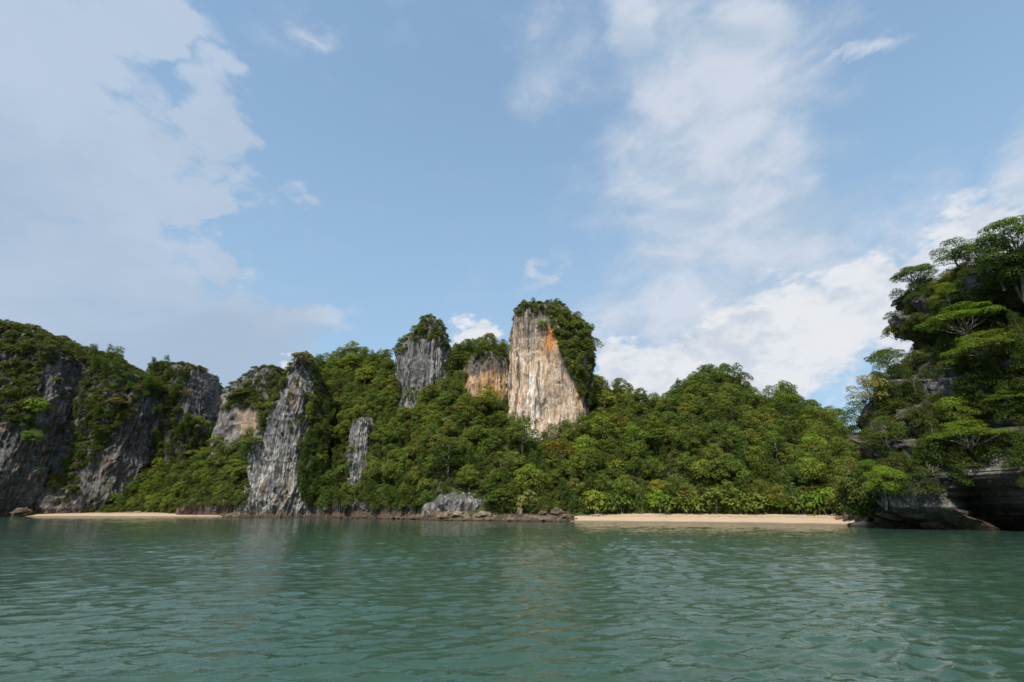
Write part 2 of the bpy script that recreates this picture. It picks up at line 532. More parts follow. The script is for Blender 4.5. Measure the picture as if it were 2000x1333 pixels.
# ------------------------------------------------------------------ karst bodies
def rock_colour(P, nrm, style):
    n = len(P)
    a = fbm(P, (.11, .11, .05), 4, off=3.1)
    s1 = fbm(P, (.55, .55, .035), 4, .6, off=11.0)
    s2 = fbm(P, (.9, .9, .03), 4, .6, off=31.0)
    s3 = fbm(P, (.35, .35, .03), 4, .6, off=57.0)
    sp = fbm(P, (.5, .5, .4), 4, .6, off=77.0)
    px, py = to_px(P)
    if style == 'pale':
        c = np.tile([.53, .39, .28], (n, 1))
        c = mixc(c, (.47, .30, .17), sstep(s3 + .6 * a, .1, .65) * .65)
        c = mixc(c, (.36, .29, .235), sstep(a - s1 * .6, .1, .55) * .6)
        c = mixc(c, (.62, .52, .42), sstep(s2 + .25 * s1, .10, .5) * .75)
        c = mixc(c, (.50, .27, .11), sstep(s3 - .5 * s2, .3, .8) * .45)
        c = mixc(c, (.10, .085, .08), sstep(-s1 - .35 * s2, .26, .62) * .85)
        # the rain-blackened crown of the face, its orange seam and its white drip band
        topdark = sstep(-(py + 34 * s1 + 22 * a), -696, -622)
        c = mixc(c, (.13, .115, .105), topdark * (.88 - .3 * sstep(s2, .1, .5)))
        dark_r = sstep(px + 10 * s3, 1088, 1104) * sstep(-(py + 26 * s1), -762, -720)
        c = mixc(c, (.11, .105, .10), dark_r * .85)
        orange = np.exp(-((px - 1077 + 5 * s3) / 11) ** 2) * sstep(py, 628, 648) * sstep(-py, -705, -668)
        c = mixc(c, (.52, .21, .05), np.clip(orange * 1.2, 0, .92))
        white = np.exp(-((px - 1040 + 5 * s3 - (py - 760) * .07) / 11) ** 2) * sstep(py + 25 * s2, 690, 740)
        c = mixc(c, (.74, .71, .67), np.clip(white * (.55 + 1.6 * s2), 0, .85))
    elif style == 'orange':
        c = np.tile([.42, .27, .15], (n, 1))
        c = mixc(c, (.50, .24, .08), sstep(s3 + .5 * a, -.1, .4) * .8)
        c = mixc(c, (.58, .48, .38), sstep(s2, .15, .55) * .7)
        c = mixc(c, (.09, .08, .075), sstep(-s1, .25, .6) * .8)
        c = mixc(c, (.12, .11, .105), sstep(-(py + 14 * s1), -738, -722) * .9)
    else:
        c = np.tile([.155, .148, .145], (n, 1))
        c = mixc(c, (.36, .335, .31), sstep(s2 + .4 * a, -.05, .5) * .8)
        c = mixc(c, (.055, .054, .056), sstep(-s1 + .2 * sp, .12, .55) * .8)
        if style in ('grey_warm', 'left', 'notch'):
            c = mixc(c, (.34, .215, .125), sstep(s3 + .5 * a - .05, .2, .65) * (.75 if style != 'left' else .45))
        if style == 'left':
            c = c * .68  # dark staining plus cloud shade, both put into the left cliffs' colour
        if style == 'pinnacle':
            c = mixc(c, (.33, .21, .12), sstep(s3 + .5 * a, .3, .7) * .5)
            c = mixc(c, (.50, .475, .44), sstep(s2 + .5 * s1, -.1, .35) * .75 * sstep(py + 30 * a, 800, 930))
        if style == 'sea':
            c = mixc(c * .75, (.17, .11, .07), sstep(s3 + .5 * a, -.1, .4) * .7)
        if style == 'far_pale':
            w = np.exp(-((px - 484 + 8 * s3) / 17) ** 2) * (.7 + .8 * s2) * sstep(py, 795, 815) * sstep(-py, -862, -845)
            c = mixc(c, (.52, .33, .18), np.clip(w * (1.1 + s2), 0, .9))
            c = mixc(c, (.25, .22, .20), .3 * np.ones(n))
        if style == 'outcrop':
            c = mixc(c, (.40, .385, .375), sstep(sp + .4 * s2, -.3, .4) * .75)
        if style == 'notch':
            c = mixc(c, (.36, .33, .31), sstep(sp + .3 * s2, .1, .5) * .5 * sstep(-P[:, 2], -12, -5))
    if style == 'notch':
        c = mixc(c * .82, (.16, .115, .08), sstep(sp + .4 * a, -.1, .5) * .45)
    # ledges hold soil and moss
    c = mixc(c, (.05, .06, .025), sstep(nrm[:, 2] + .25 * sp, .45, .8) * .85)
    # the tide line: brown oyster crust over the lowest two metres
    tide = sstep(-(P[:, 2] + .8 * sp), -3.4, -1.2)
    c = mixc(c, (.13, .085, .055), tide * .85)
    c = mixc(c, (.045, .035, .028), sstep(-(P[:, 2] + .4 * sp), -1.3, -.3) * .8)
    return c


ROCKS = {}


def karst(key, label, slices, Yc=None, hd=None, n=3.0, style='grey', flute=1.0, cap=4.0, skew=0.0, nth=420, nz=240, big=1.0, jag=1.0,
          notch=0.0, notch_z=1.6, shear=0.0, dents=(), world_slices=False, zmin=-2.0, terrace=0.0, blocky=1.0, cat='rock tower', name='rock_tower', front=.72):
    """A closed limestone body from horizontal slices: (row, left, right) in photo pixels at distance Yc, or world (z, xl, xr, yf, yb)."""
    nth, nz = int(nth * .75), int(nz * .75)
    rows = []
    if world_slices:
        rows = [list(map(float, s)) for s in slices]
    else:
        for s in slices:
            py, l, r = s[:3]
            k = s[3] if len(s) > 3 else 1.0
            A, B = at(l, py, Yc), at(r, py, Yc)
            rows.append([A[2], A[0], B[0], Yc - hd * k, Yc + hd * k])
    rows.sort()
    rows = np.array(rows)
    rows = np.vstack([[min(zmin, rows[0, 0] - .5)] + list(rows[0, 1:]), rows])
    zs = np.linspace(rows[0, 0], rows[-1, 0], nz)
    prof = [np.interp(zs, rows[:, 0], rows[:, k]) for k in (1, 2, 3, 4)]
    ncap = 26
    ca = np.linspace(0, math.pi / 2, ncap + 1)[1:]
    zs2 = np.concatenate([zs, zs[-1] + cap * np.sin(ca)])
    sc = np.concatenate([np.ones(nz), np.maximum(np.cos(ca), .004)])
    xl, xr, yf, yb = [np.concatenate([p, np.full(ncap, p[-1])]) for p in prof]
    cx, hx, cy, hy = (xl + xr) / 2, (xr - xl) / 2 * sc, (yf + yb) / 2, (yb - yf) / 2 * sc
    nf = int(nth * front)
    th = np.concatenate([np.linspace(math.pi * .94, 2.06 * math.pi, nf), np.linspace(.06 * math.pi, .94 * math.pi, nth - nf + 2)[1:-1]])
    ct, st_ = np.cos(th), np.sin(th)
    e = 2.0 / n
    sx, sy = np.sign(ct) * np.abs(ct) ** e, np.sign(st_) * np.abs(st_) ** e
    Xg = cx[:, None] + hx[:, None] * sx[None]
    Yg = cy[:, None] + hy[:, None] * sy[None] + skew * (Xg - cx[:, None])
    Zg = np.repeat(zs2[:, None], nth, 1)
    Xg = Xg + shear * (84 - Yg)
    P = np.stack([Xg, Yg, Zg], -1).reshape(-1, 3)
    nx, ny = np.abs(sx) ** (n - 1) * np.sign(sx), np.abs(sy) ** (n - 1) * np.sign(sy)
    ln = np.hypot(nx, ny) + 1e-6
    D = np.stack([np.tile(nx / ln, len(zs2)), np.tile(ny / ln, len(zs2)), np.zeros(len(P))], 1)
    topf = np.repeat(sc, nth)
    wob = P + 1.3 * np.stack([fbm(P, (.06, .06, .06), 2, off=5), fbm(P, (.06, .06, .06), 2, off=9), np.zeros(len(P))], 1)
    d = big * (2.6 * fbm(P, (.05, .05, .04), 3, off=1.7) + .9 * fbm(P, (.16, .16, .12), 3, off=21))
    fl = ridged(wob, (.24, .24, .022), 4, .55, off=13)
    msk = .45 + .8 * sstep(fbm(P, (.07, .07, .05), 3, off=33), -.25, .35)
    bed = (P[:, 2] / 7.5 + 1.1 * fbm(P, (.06, .06, .03), 3, off=63)) % 1.0
    d += blocky * flute * .9 * (bed ** 1.5 - .4) * sstep(fbm(P, (.09, .09, .05), 2, off=66), -.3, .3)
    if terrace:
        step_ = (P[:, 2] / 8.5 + .9 * fbm(P, (.05, .05, .02), 3, off=163)) % 1.0
        d += terrace * (step_ - .5) * sstep(P[:, 2], 6, 11)
    blk = fbm(P, (.33, .33, .2), 3, .55, off=83)
    d += blocky * flute * .7 * (np.abs(blk) - .25)
    d += flute * msk * (.95 * (fl - .6) + .35 * ridged(wob, (.8, .8, .09), 3, .5, off=3) - .15)
    d += flute * .22 * fbm(P, (1.6, 1.6, .5), 3, off=41)
    if notch:
        z = P[:, 2]
        nzv = notch_z + .5 * fbm(P, (.15, .15, 0), 3, off=71)
        below = np.where((z < nzv) & (notch_z < 1), 0.0, z - nzv)
        d -= notch * np.exp(-(below / (notch_z * 1.05)) ** 2) * (1 + .8 * fbm(P, (.2, .2, 0), 3, off=70))
    push = np.zeros_like(P)
    for (q, rad, rz, dep, *way) in dents:
        rr = np.hypot(P[:, 0] - q[0], P[:, 1] - q[1]) / rad
        rr = np.sqrt(rr ** 2 + ((P[:, 2] - q[2]) / rz) ** 2)
        if way:
            push += np.array(way[0]) * (dep * sstep(-rr, -1.0, -.5))[:, None]
        else:
            d -= dep * sstep(-rr, -1.0, -.45)
    d *= .15 + .85 * np.sqrt(topf)
    P = P + D * d[:, None] + push
    P[:, 2] += jag * (1.3 * fbm(P, (.13, .13, 0), 3, off=91) + .9 * ridged(P, (.35, .35, 0), 3, off=15) - .5) * sstep(P[:, 2], zs[-1] - 10, zs[-1] + cap * .6)
    F = grid_faces(nth, len(zs2), True)
    me = mesh_from(key, P, F, M_ROCK)
    nr = np.zeros(len(P) * 3, np.float32)
    me.vertices.foreach_get('normal', nr)
    nr = nr.reshape(-1, 3)
    cols = rock_colour(P, nr, style)
    a = me.color_attributes.new('Col', 'FLOAT_COLOR', 'POINT')
    c4 = np.ones((len(P), 4), np.float32)
    c4[:, :3] = cols
    a.data.foreach_set('color', c4.ravel())
    o = link(name, me, label=label, cat=cat)
    ROCKS[key] = (P, F, o)
    return o


karst('pale', 'tall pale limestone tower streaked orange and white above the jungle',
      [(1005, 985, 1160), (900, 988, 1150), (850, 991, 1147), (800, 995, 1146), (750, 996, 1152), (700, 998, 1152), (670, 999, 1150), (650, 1001, 1140),
       (638, 1003, 1124), (626, 1008, 1104)], 186, 13, 3.4, 'pale', .75, 5.0, nth=560, nz=300, big=.7, jag=.8, blocky=.6,
      dents=tuple((at(px, py, 174.5), r_, rz_, d_) for px, py, r_, rz_, d_ in ((1074, 692, 1.3, 2.2, 1.3), (1083, 716, 1.1, 1.2, 1.4), (1078, 724, .8, .9, 1.2), (1086, 738, .8, .9, 1.2), (1090, 752, 2.0, .9, 1.2), (1066, 702, .8, 1.4, 1.0))))
karst('orange', 'short orange rock wall with dark overhang between the two towers',
      [(1000, 895, 1000), (790, 905, 998), (745, 906, 994), (722, 914, 990), (712, 922, 985)], 199, 11, 3.0, 'orange', .8, 3.0, nth=360, nz=220, big=.7)
karst('grey', 'blunt grey limestone tower with a shrubby peaked top',
      [(1000, 765, 900), (790, 782, 886), (720, 783, 882), (690, 786, 880), (668, 800, 874), (652, 818, 864)], 207, 11, 2.5, 'grey', 1.0, 5.5, nth=420, nz=240)
karst('pinnacle', 'steep fluted grey rock pinnacle rising straight from the waterline',
      [(1012, 476, 640, 1.1), (960, 486, 634), (900, 502, 630), (850, 519, 628), (800, 540, 625), (760, 557, 621), (728, 572, 613, .8), (712, 583, 604, .6)],
      200, 9, 2.3, 'pinnacle', 1.4, 3.0, nth=520, nz=320, big=.8, notch=.8, blocky=.6, name='rock_pinnacle', cat='rock pinnacle')
karst('rib', 'narrow grey rock rib showing through trees beside the pinnacle',
      [(1012, 682, 742), (950, 688, 733), (880, 688, 728), (850, 692, 726), (832, 700, 720)], 194, 6.5, 2.4, 'grey', 1.1, 2.0, nth=260, nz=240, big=.4, notch=.6, name='rock_rib', cat='rock rib')
karst('far_pale', 'distant rounded cliff with a small pale orange scar',
      [(1005, 410, 600), (850, 428, 585), (805, 442, 580), (780, 460, 576), (760, 488, 572), (744, 512, 564)], 275, 20, 2.6, 'far_pale', 1.0, 4.0, nth=380, nz=220, name='rock_cliff', cat='cliff')
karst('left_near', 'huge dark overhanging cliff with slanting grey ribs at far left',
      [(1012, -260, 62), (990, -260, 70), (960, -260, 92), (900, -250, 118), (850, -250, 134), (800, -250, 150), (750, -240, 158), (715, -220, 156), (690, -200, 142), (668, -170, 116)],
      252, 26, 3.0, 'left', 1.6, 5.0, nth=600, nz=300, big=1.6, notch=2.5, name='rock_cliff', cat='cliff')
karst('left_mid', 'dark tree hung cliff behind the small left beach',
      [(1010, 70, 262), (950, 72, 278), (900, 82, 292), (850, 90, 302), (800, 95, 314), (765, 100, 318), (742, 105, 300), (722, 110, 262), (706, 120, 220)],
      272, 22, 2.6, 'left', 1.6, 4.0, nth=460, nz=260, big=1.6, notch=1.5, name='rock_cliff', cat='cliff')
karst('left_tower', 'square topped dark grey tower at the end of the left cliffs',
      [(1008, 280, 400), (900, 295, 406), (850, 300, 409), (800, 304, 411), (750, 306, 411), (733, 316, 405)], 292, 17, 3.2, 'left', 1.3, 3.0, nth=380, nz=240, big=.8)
CAVE = np.array([61.8, 64.6, 1.0])
karst('right', 'big overgrown headland cliff with a sea cave and undercut base',
      [(-2, 57.5, 150, 36, 92), (1, 56.5, 150, 36, 92), (3.0, 54.4, 150, 34, 92), (5.2, 54.8, 150, 34, 92), (8, 58, 150, 37, 91), (13, 62.5, 150, 39, 91), (19, 65, 150, 41, 90), (25, 67, 150, 42, 90), (28.5, 71, 150, 43, 90),
       (31, 75.0, 150, 45, 90), (34, 73, 150, 46, 90), (38.5, 73.0, 150, 47, 90), (41, 77, 150, 50, 88)], n=4.5, style='notch', blocky=1.6, flute=1.35, cap=3.0, nth=760, nz=300, big=1.7, notch=2.2, notch_z=.7, terrace=3.5,
      world_slices=True, shear=.35, dents=((CAVE, 4.4, 8.5, 15.0, (.70, .71, 0)), (np.array([62, 70, 20.]), 4, 3, 2.5), (np.array([64, 62, 13.]), 4, 3, 2.5)), name='rock_headland', cat='cliff', front=.62)
karst('outcrop', 'jagged pale grey rock outcrop standing on the tidal ledge',
      [(1018, 815, 992), (1003, 820, 986), (993, 824, 980), (985, 832, 964), (979, 850, 942)], 152, 5.0, 2.8, 'outcrop', 1.1, 1.6, skew=-.1, nth=420, nz=90, big=.45, jag=.9, notch=.7,
      name='rock_outcrop', cat='rock')
karst('sea_cliff_a', 'low orange brown sea cliff below the trees beside the left beach',
      [(1012, 335, 505), (996, 338, 500), (986, 346, 492), (981, 366, 486)], 232, 5, 3.0, 'sea', 1.0, 1.5, skew=-.2, nth=340, nz=70, big=.5, notch=.8, name='sea_cliff', cat='cliff')
karst('sea_cliff_b', 'low undercut brown sea cliff between the pinnacle and the grey outcrop',
      [(1015, 590, 842), (1002, 594, 838), (992, 600, 832), (987, 615, 822)], 181, 6, 3.0, 'sea', 1.0, 1.5, skew=-.62, nth=420, nz=70, big=.6, notch=.9, name='sea_cliff', cat='cliff')


# ------------------------------------------------------------------ boulders on the shore
def boulder(px, py, w, h, label, cat='boulder', style='grey_warm', dy=0.0):
    Y = float(shore_y(px)) + dy
    base = at(px, py, Y)
    sc_ = Y * CP / FPX
    u = np.linspace(0, 2 * math.pi, 28, endpoint=False)
    v = np.linspace(-math.pi / 2, math.pi / 2, 16)
    U, Vv = np.meshgrid(u, v)
    D = np.stack([np.cos(U) * np.cos(Vv), np.sin(U) * np.cos(Vv), np.sin(Vv)], -1).reshape(-1, 3)
    seed = px * .37
    r = .8 + .55 * fbm(D, (1.5, 1.5, 1.5), 4, off=seed) + .3 * ridged(D, (2.2, 2.2, 2.2), 3, off=seed)
    r = np.clip(r, .35, 1.5)
    P = D * r[:, None] * np.array([w * sc_ / 2, w * sc_ / 2.2, h * sc_ / 1.6])
    P += [base[0], Y, max(base[2], .0) + h * sc_ * .22]
    F = grid_faces(28, 16, True)
    cols = ledge_colour(P) if style == 'ledge' else mixc(ledge_colour(P) * 1.2, (.34, .29, .24), sstep(fbm(P, (.9, .9, .9), 3), -.2, .5))
    me = mesh_from('boulder', P, F, M_ROCK, cols, True)
    return link('boulder', me, label=label, cat=cat, group='boulders along the shore')


boulder(42, 1006, 30, 13, 'big dark boulder on the sand under the far left overhang', dy=2, style='ledge')
boulder(8, 1003, 24, 22, 'rounded pale boulder at the left edge of the picture', dy=3)
boulder(759, 1007, 16, 9, 'single smooth tan boulder on the ledge left of the outcrop', dy=4)
boulder(872, 1012, 30, 13, 'wide cracked brown boulder in front of the grey outcrop', dy=1.5, style='ledge')
boulder(895, 1009, 34, 10, 'flat tan boulder against the foot of the grey outcrop', dy=3)
boulder(946, 1010, 26, 11, 'blocky brown boulder under the right end of the outcrop', dy=3)
boulder(1016, 1004, 11, 14, 'upright grey boulder under the pale flowering tree', dy=7)
boulder(1062, 1006, 18, 9, 'dark boulder under the shrubs right of the flowering tree', dy=7, style='ledge')
boulder(1090, 1005, 26, 13, 'large dark weathered boulder where the long beach begins', dy=7, style='ledge')
boulder(1108, 1014, 22, 9, 'low brown boulder at the tip of the long beach', dy=2, style='ledge')
boulder(1640, 1016, 13, 8, 'small dark boulder on the shaded right end of the beach', dy=6, style='ledge')
boulder(1668, 1022, 30, 24, 'dark rounded boulder in the shade where beach meets headland', style='ledge', dy=8)
boulder(1692, 1022, 30, 26, 'dark tall boulder tucked against the headland foot', style='ledge', dy=7)
boulder(1661, 1029, 9, 5, 'little tan boulder in the water beside the headland', dy=.5)


# ------------------------------------------------------------------ trees and driftwood
def tube(path, radii, sides=6):
    path = np.asarray(path, float)
    k = len(path)
    tg = np.gradient(path, axis=0)
    tg /= np.linalg.norm(tg, axis=1)[:, None] + 1e-9
    ref = np.array([.31, .95, .05])
    a = np.cross(tg, ref)
    a /= np.linalg.norm(a, axis=1)[:, None] + 1e-9
    c = np.cross(tg, a)
    an = np.linspace(0, 2 * math.pi, sides, endpoint=False)
    V = path[:, None] + np.asarray(radii)[:, None, None] * (np.cos(an)[None, :, None] * a[:, None] + np.sin(an)[None, :, None] * c[:, None])
    return V.reshape(-1, 3), grid_faces(sides, k, True)


def joined(parts):
    Vs, Fs, o = [], [], 0
    for V, F in parts:
        Vs.append(V)
        Fs.append(F + o)
        o += len(V)
    return np.vstack(Vs), np.vstack(Fs)


def limb(r, a, c, bend=.15, k=6):
    a, c = np.asarray(a, float), np.asarray(c, float)
    t = np.linspace(0, 1, k)[:, None]
    L = np.linalg.norm(c - a)
    off = r.normal(0, bend * L, 3) * np.array([1, 1, .5])
    sag = np.array([0, 0, .12 * L])
    return a + (c - a) * t + np.sin(t * math.pi) * (off * .6 + sag * .4) + r.normal(0, .02 * L, (k, 3)) * np.sin(t * math.pi)


def leaf_faces(r, pos, nor, size, asp=.62, droop=.25):
    n = len(pos)
    t = r.normal(size=(n, 3))
    t -= nor * (t * nor).sum(1)[:, None]
    t /= np.linalg.norm(t, axis=1)[:, None] + 1e-9
    s = np.cross(nor, t)
    L = size * r.uniform(.6, 1.35, n)[:, None]
    Wd = L * asp * r.uniform(.7, 1.3, n)[:, None]
    dn = np.array([0, 0, -1.0])
    v0 = pos - t * L * .5
    v1 = pos + s * Wd * .5 - nor * L * .05
    v2 = pos + t * L * .5 + dn * L * droop
    v3 = pos - s * Wd * .5 - nor * L * .05
    V = np.stack([v0, v1, v2, v3], 1).reshape(-1, 3)
    F = np.arange(4 * n).reshape(n, 4)
    return V, F


GREENS = np.array([(.096, .126, .024), (.112, .147, .027), (.132, .148, .035), (.084, .114, .026), (.142, .168, .033)])


def lobe_leaves(r, c, rad, flat, n, size, up=.55, below=.35, hang=.25):
    d = r.normal(size=(n, 3))
    d /= np.linalg.norm(d, axis=1)[:, None]
    low = d[:, 2] < -below
    d[low, 2] *= -1
    rr = r.uniform(.72, 1.08, n) ** .6
    wob = 1 + .25 * fbm(d * 1.7 + c, (1, 1, 1), 2)
    pos = c + d * (rr * wob)[:, None] * np.array([rad, rad, rad * flat])
    nor = d * np.array([1, 1, 1 / max(flat, .3)]) + np.array([0, 0, up * .7]) + r.normal(0, .26, (n, 3))
    nor /= np.linalg.norm(nor, axis=1)[:, None]
    return leaf_faces(r, pos, nor, size, droop=hang)


def make_tree(kind, seed, leaf=.5, dens=1.0, tone=1.0):
    """Mesh data (trunk, crown) of one tree, base at the origin, in metres."""
    r = np.random.default_rng(seed)
    wood, VL, FL, CL = [], [], [], []
    cream = kind == 'flower'
    own_tone = GREENS[r.integers(len(GREENS))] * tone

    def add_lobe(c, rad, flat, n, up=.55, below=.35, hang=.25, tone=None, cr=0.0):
        V, F = lobe_leaves(r, np.asarray(c, float), rad, flat, max(8, int(n)), leaf, up, below, hang)
        m = len(F)
        base = own_tone * r.uniform(.82, 1.2) * (1 + r.normal(0, .05, 3))
        cc = base[None] * r.uniform(.72, 1.3, (m, 1)) * np.array([1, 1, 1]) * (1 + r.normal(0, .06, (m, 3)))
        if cr > 0:
            z = V.reshape(m, 4, 3)[:, :, 2].mean(1)
            pick = (r.random(m) < cr) & (z > c[2] - .2 * rad)
            cc[pick] = np.array([.40, .35, .20]) * r.uniform(.7, 1.15, (pick.sum(), 1))
        VL.append(V)
        FL.append(F + sum(len(v) for v in VL[:-1]))
        CL.append(np.repeat(cc, 4, 0))

    per = lambda rad, flat: dens * 5.2 * rad * rad * (1 + flat) / (leaf * leaf)
    if kind in ('round', 'flower', 'tall'):
        h, R = {'round': (8.0, 3.9), 'flower': (6.5, 3.0), 'tall': (11.0, 3.5)}[kind]
        fork = np.array([r.normal(0, .3), r.normal(0, .3), h * .38])
        wood.append(tube(limb(r, (0, 0, -2.0), fork, .06), np.linspace(.26, .17, 6)))
        nl = {'round': 13, 'flower': 13, 'tall': 15}[kind]
        for k in range(nl):
            a = k * 2.399 + r.uniform(-.4, .4)
            q = (k + .5) / nl
            zc = h * (.95 - .55 * q ** 1.1) - .6
            env = R * math.sqrt(max(.05, 1 - ((zc - h * .58) / (h * .45)) ** 2))
            rc = env * (.72 if k > 2 else .25) * r.uniform(.75, 1.1)
            cpos = np.array([math.cos(a) * rc, math.sin(a) * rc, zc + r.uniform(-.4, .4)])
            rad = R * r.uniform(.30, .50)
            add_lobe(cpos, rad, r.uniform(.55, .8), per(rad, .7) * 1.15, cr=.45 * (cream and r.random() < .75))
            if k % 2 == 0:
                wood.append(tube(limb(r, fork + [0, 0, r.uniform(-.8, .6)], cpos - [0, 0, rad * .2], .1), np.linspace(.11, .03, 6), 5))
    elif kind == 'umbrella':
        h, R = 7.5, 4.6
        lean = r.normal(0, .7, 2)
        fork = np.array([lean[0], lean[1], h * .42])
        wood.append(tube(limb(r, (0, 0, -2.0), fork, .12), np.linspace(.28, .19, 6)))
        nl = 24
        for k in range(nl):
            a = k * 2.399 + r.uniform(-.4, .4)
            rc = R * math.sqrt((k + .3) / nl) * r.uniform(.8, 1.05)
            zc = h * (.93 - .32 * (rc / R) ** 2) + r.uniform(-.8, .4)
            cpos = np.array([lean[0] + math.cos(a) * rc, lean[1] + math.sin(a) * rc, zc])
            rad = R * r.uniform(.24, .36)
            add_lobe(cpos, rad, r.uniform(.32, .5), per(rad, .4) * 1.8, up=.9, below=.3, hang=.2)
            mid = fork + (cpos - fork) * .45 + r.normal(0, .25, 3)
            wood.append(tube(np.vstack([limb(r, fork, mid, .1, 4)[:-1], limb(r, mid, cpos - [0, 0, .15], .1, 4)]), np.linspace(.10, .02, 7), 5))
    elif kind == 'vine':
        h, R = 9.0, 2.3
        wood.append(tube(limb(r, (0, 0, -2.0), (0, 0, h * .8), .04), np.linspace(.25, .1, 6)))
        nl = 20
        for k in range(nl):
            q = k / (nl - 1)
            zc = .7 + q * (h - 1.4)
            a = k * 2.399
            rc = R * (.75 - .35 * q) * r.uniform(.5, 1.1)
            rad = R * r.uniform(.34, .52) * (1.1 - .3 * q)
            add_lobe((math.cos(a) * rc, math.sin(a) * rc, zc), rad, r.uniform(.8, 1.5), per(rad, 1.1), up=.25, below=.8, hang=.55)
    elif kind == 'shrub':
        h, R = 3.4, 2.3
        nl = 11
        for k in range(nl):
            a = k * 2.399
            q = (k + .3) / nl
            rc = R * math.sqrt(q) * .8
            cpos = np.array([math.cos(a) * rc, math.sin(a) * rc, h * (.72 - .5 * q) + r.uniform(-.2, .3)])
            rad = R * r.uniform(.32, .5)
            add_lobe(cpos, rad, r.uniform(.6, .9), per(rad, .75), below=.5)
            if k % 2 == 0:
                wood.append(tube(limb(r, (0, 0, -1.0), cpos, .1), np.linspace(.07, .025, 6), 4))
    elif kind == 'bare':
        h = 5.5
        def grow(p, d, L, rad, lev):
            q = p + d * L
            wood.append(tube(limb(r, p, q, .08, 5), np.linspace(rad, rad * .55, 5), 5))
            if lev == 0:
                return
            for _ in range(3 if lev > 1 else 4):
                d2 = d + r.normal(0, .55, 3) + np.array([0, 0, .15])
                d2 /= np.linalg.norm(d2)
                grow(p + d * L * r.uniform(.6, 1.0), d2, L * r.uniform(.5, .8), rad * .5, lev - 1)
        grow(np.array([0, 0, -1.2]), np.array([.08, 0, 1.0]), h * .5, .17, 3)
    tw, cw = None, None
    V, F = joined(wood)
    tw = mesh_from(kind + '_trunk', V, F, M_DEAD if kind == 'bare' else M_BARK)
    if VL:
        cw = mesh_from(kind + '_crown', np.vstack(VL), np.vstack(FL), M_LEAF, np.vstack(CL), False)
    return tw, cw


PROTO = {}
for kind, count in (('round', 5), ('tall', 2), ('umbrella', 3), ('vine', 2), ('shrub', 3), ('flower', 2), ('bare', 2)):
    PROTO[kind] = [make_tree(kind, 100 + 17 * i + len(kind), .5 if kind == 'shrub' else .44, 1.0, .72 if kind == 'shrub' else 1.0) for i in range(count)]  # shade of the gaps between crowns put into the shrubs' darker leaf colour
for kind, count in (('round', 3), ('umbrella', 3), ('shrub', 2), ('flower', 1), ('vine', 1)):   # finer leaves for the nearby headland
    PROTO[kind + '_near'] = [make_tree(kind, 300 + 13 * i + len(kind), .27 if kind == 'shrub' else .22, .8, .62 if kind == 'shrub' else 1.0) for i in range(count)]  # near shrubs too: painted darker to give shadowed gaps between crowns

def driftwood(px, f, length, ang, label):
    yw = float(shore_y(px)) + f * 19
    x = (px - W2) / FPX * (yw * CP)
    r = np.random.default_rng(int(px))
    z = 2.15 * f ** .75 + .12
    c_, s_ = math.cos(ang), math.sin(ang)
    a = np.array([x, yw, z])
    e = a + np.array([c_ * length, s_ * length * .5, .25])
    m = a + (e - a) * .6
    parts = [tube(limb(r, a, e, .05), np.linspace(.2, .08, 6)), tube(limb(r, m, m + np.array([c_ * .6, .3, .9]), .1), np.linspace(.09, .03, 6), 5)]
    link('driftwood_log', mesh_from('driftwood_log', *joined(parts), M_DEAD), label=label, cat='driftwood', group='driftwood on the beaches')


driftwood(1152, .45, 3.2, .2, 'grey driftwood log lying on the left end of the long beach')
driftwood(1452, .8, 2.4, 2.7, 'short driftwood branch at the top of the long beach')
driftwood(1620, .6, 3.6, .5, 'long driftwood log on the shaded right end of the beach')
driftwood(262, .75, 3.5, .1, 'driftwood log at the top of the small left beach')

TREES = []


def plant(kind, pos, scale, rz, label, cat, group, tint=(1, 1, 1), lean=(0, 0), variant=None, squash=1.0, name=None):
    v = PROTO[kind][variant if variant is not None else random.randrange(len(PROTO[kind]))]
    nm = name or {'shrub': 'shrub', 'bare': 'dead_tree', 'flower': 'flowering_tree'}.get(kind.replace('_near', ''), 'jungle_tree')
    root = bpy.data.objects.new(nm, None)
    root.empty_display_size = .5
    C.objects.link(root)
    root.location = pos
    root.rotation_euler = (lean[0], lean[1], rz)
    root.scale = (scale, scale, scale * squash)
    tag(root, label, cat, group)
    t = bpy.data.objects.new('stems' if 'shrub' in kind else 'trunk', v[0])
    C.objects.link(t)
    t.parent = root
    if v[1] is not None:
        c = bpy.data.objects.new('crown', v[1])
        C.objects.link(c)
        c.parent = root
        c.color = (*[q * (1.45 if 'shrub' in kind else 1.0) for q in tint], 1)  # lifts single shrubs back above the painted gap shade
    TREES.append(root)
    return root


# ------------------------------------------------------------------ where plants can stand: cast sight lines on the land
allV, allF, owner, off = [], [], [], 0
SURF = [('hill', HILL_V, HILL_F), ('beach', *b1), ('beach', *b2), ('ledge', *b3)] + [(k, v[0], v[1]) for k, v in ROCKS.items()]
for k, Vx, Fx in SURF:
    allV.append(Vx)
    allF.append(Fx + off)
    owner += [k] * len(Fx)
    off += len(Vx)
allV, allF = np.vstack(allV), np.vstack(allF)
BVH = BVHTree.FromPolygons(allV.tolist(), allF.tolist())
EYE = Vector((0, 0, CAM_H))


def hit(px, py):
    loc, nor, idx, dist = BVH.ray_cast(EYE, Vector(ray(px, py)).normalized())
    if loc is None:
        return None
    if nor.dot(loc - EYE) > 0:
        nor = -nor
    return loc, nor, owner[idx]


def inside(px, py, poly):
    r, j = False, len(poly) - 1
    for i in range(len(poly)):
        xi, yi = poly[i]
        xj, yj = poly[j]
        if (yi > py) != (yj > py) and px < (xj - xi) * (py - yi) / (yj - yi) + xi:
            r = not r
        j = i
    return r


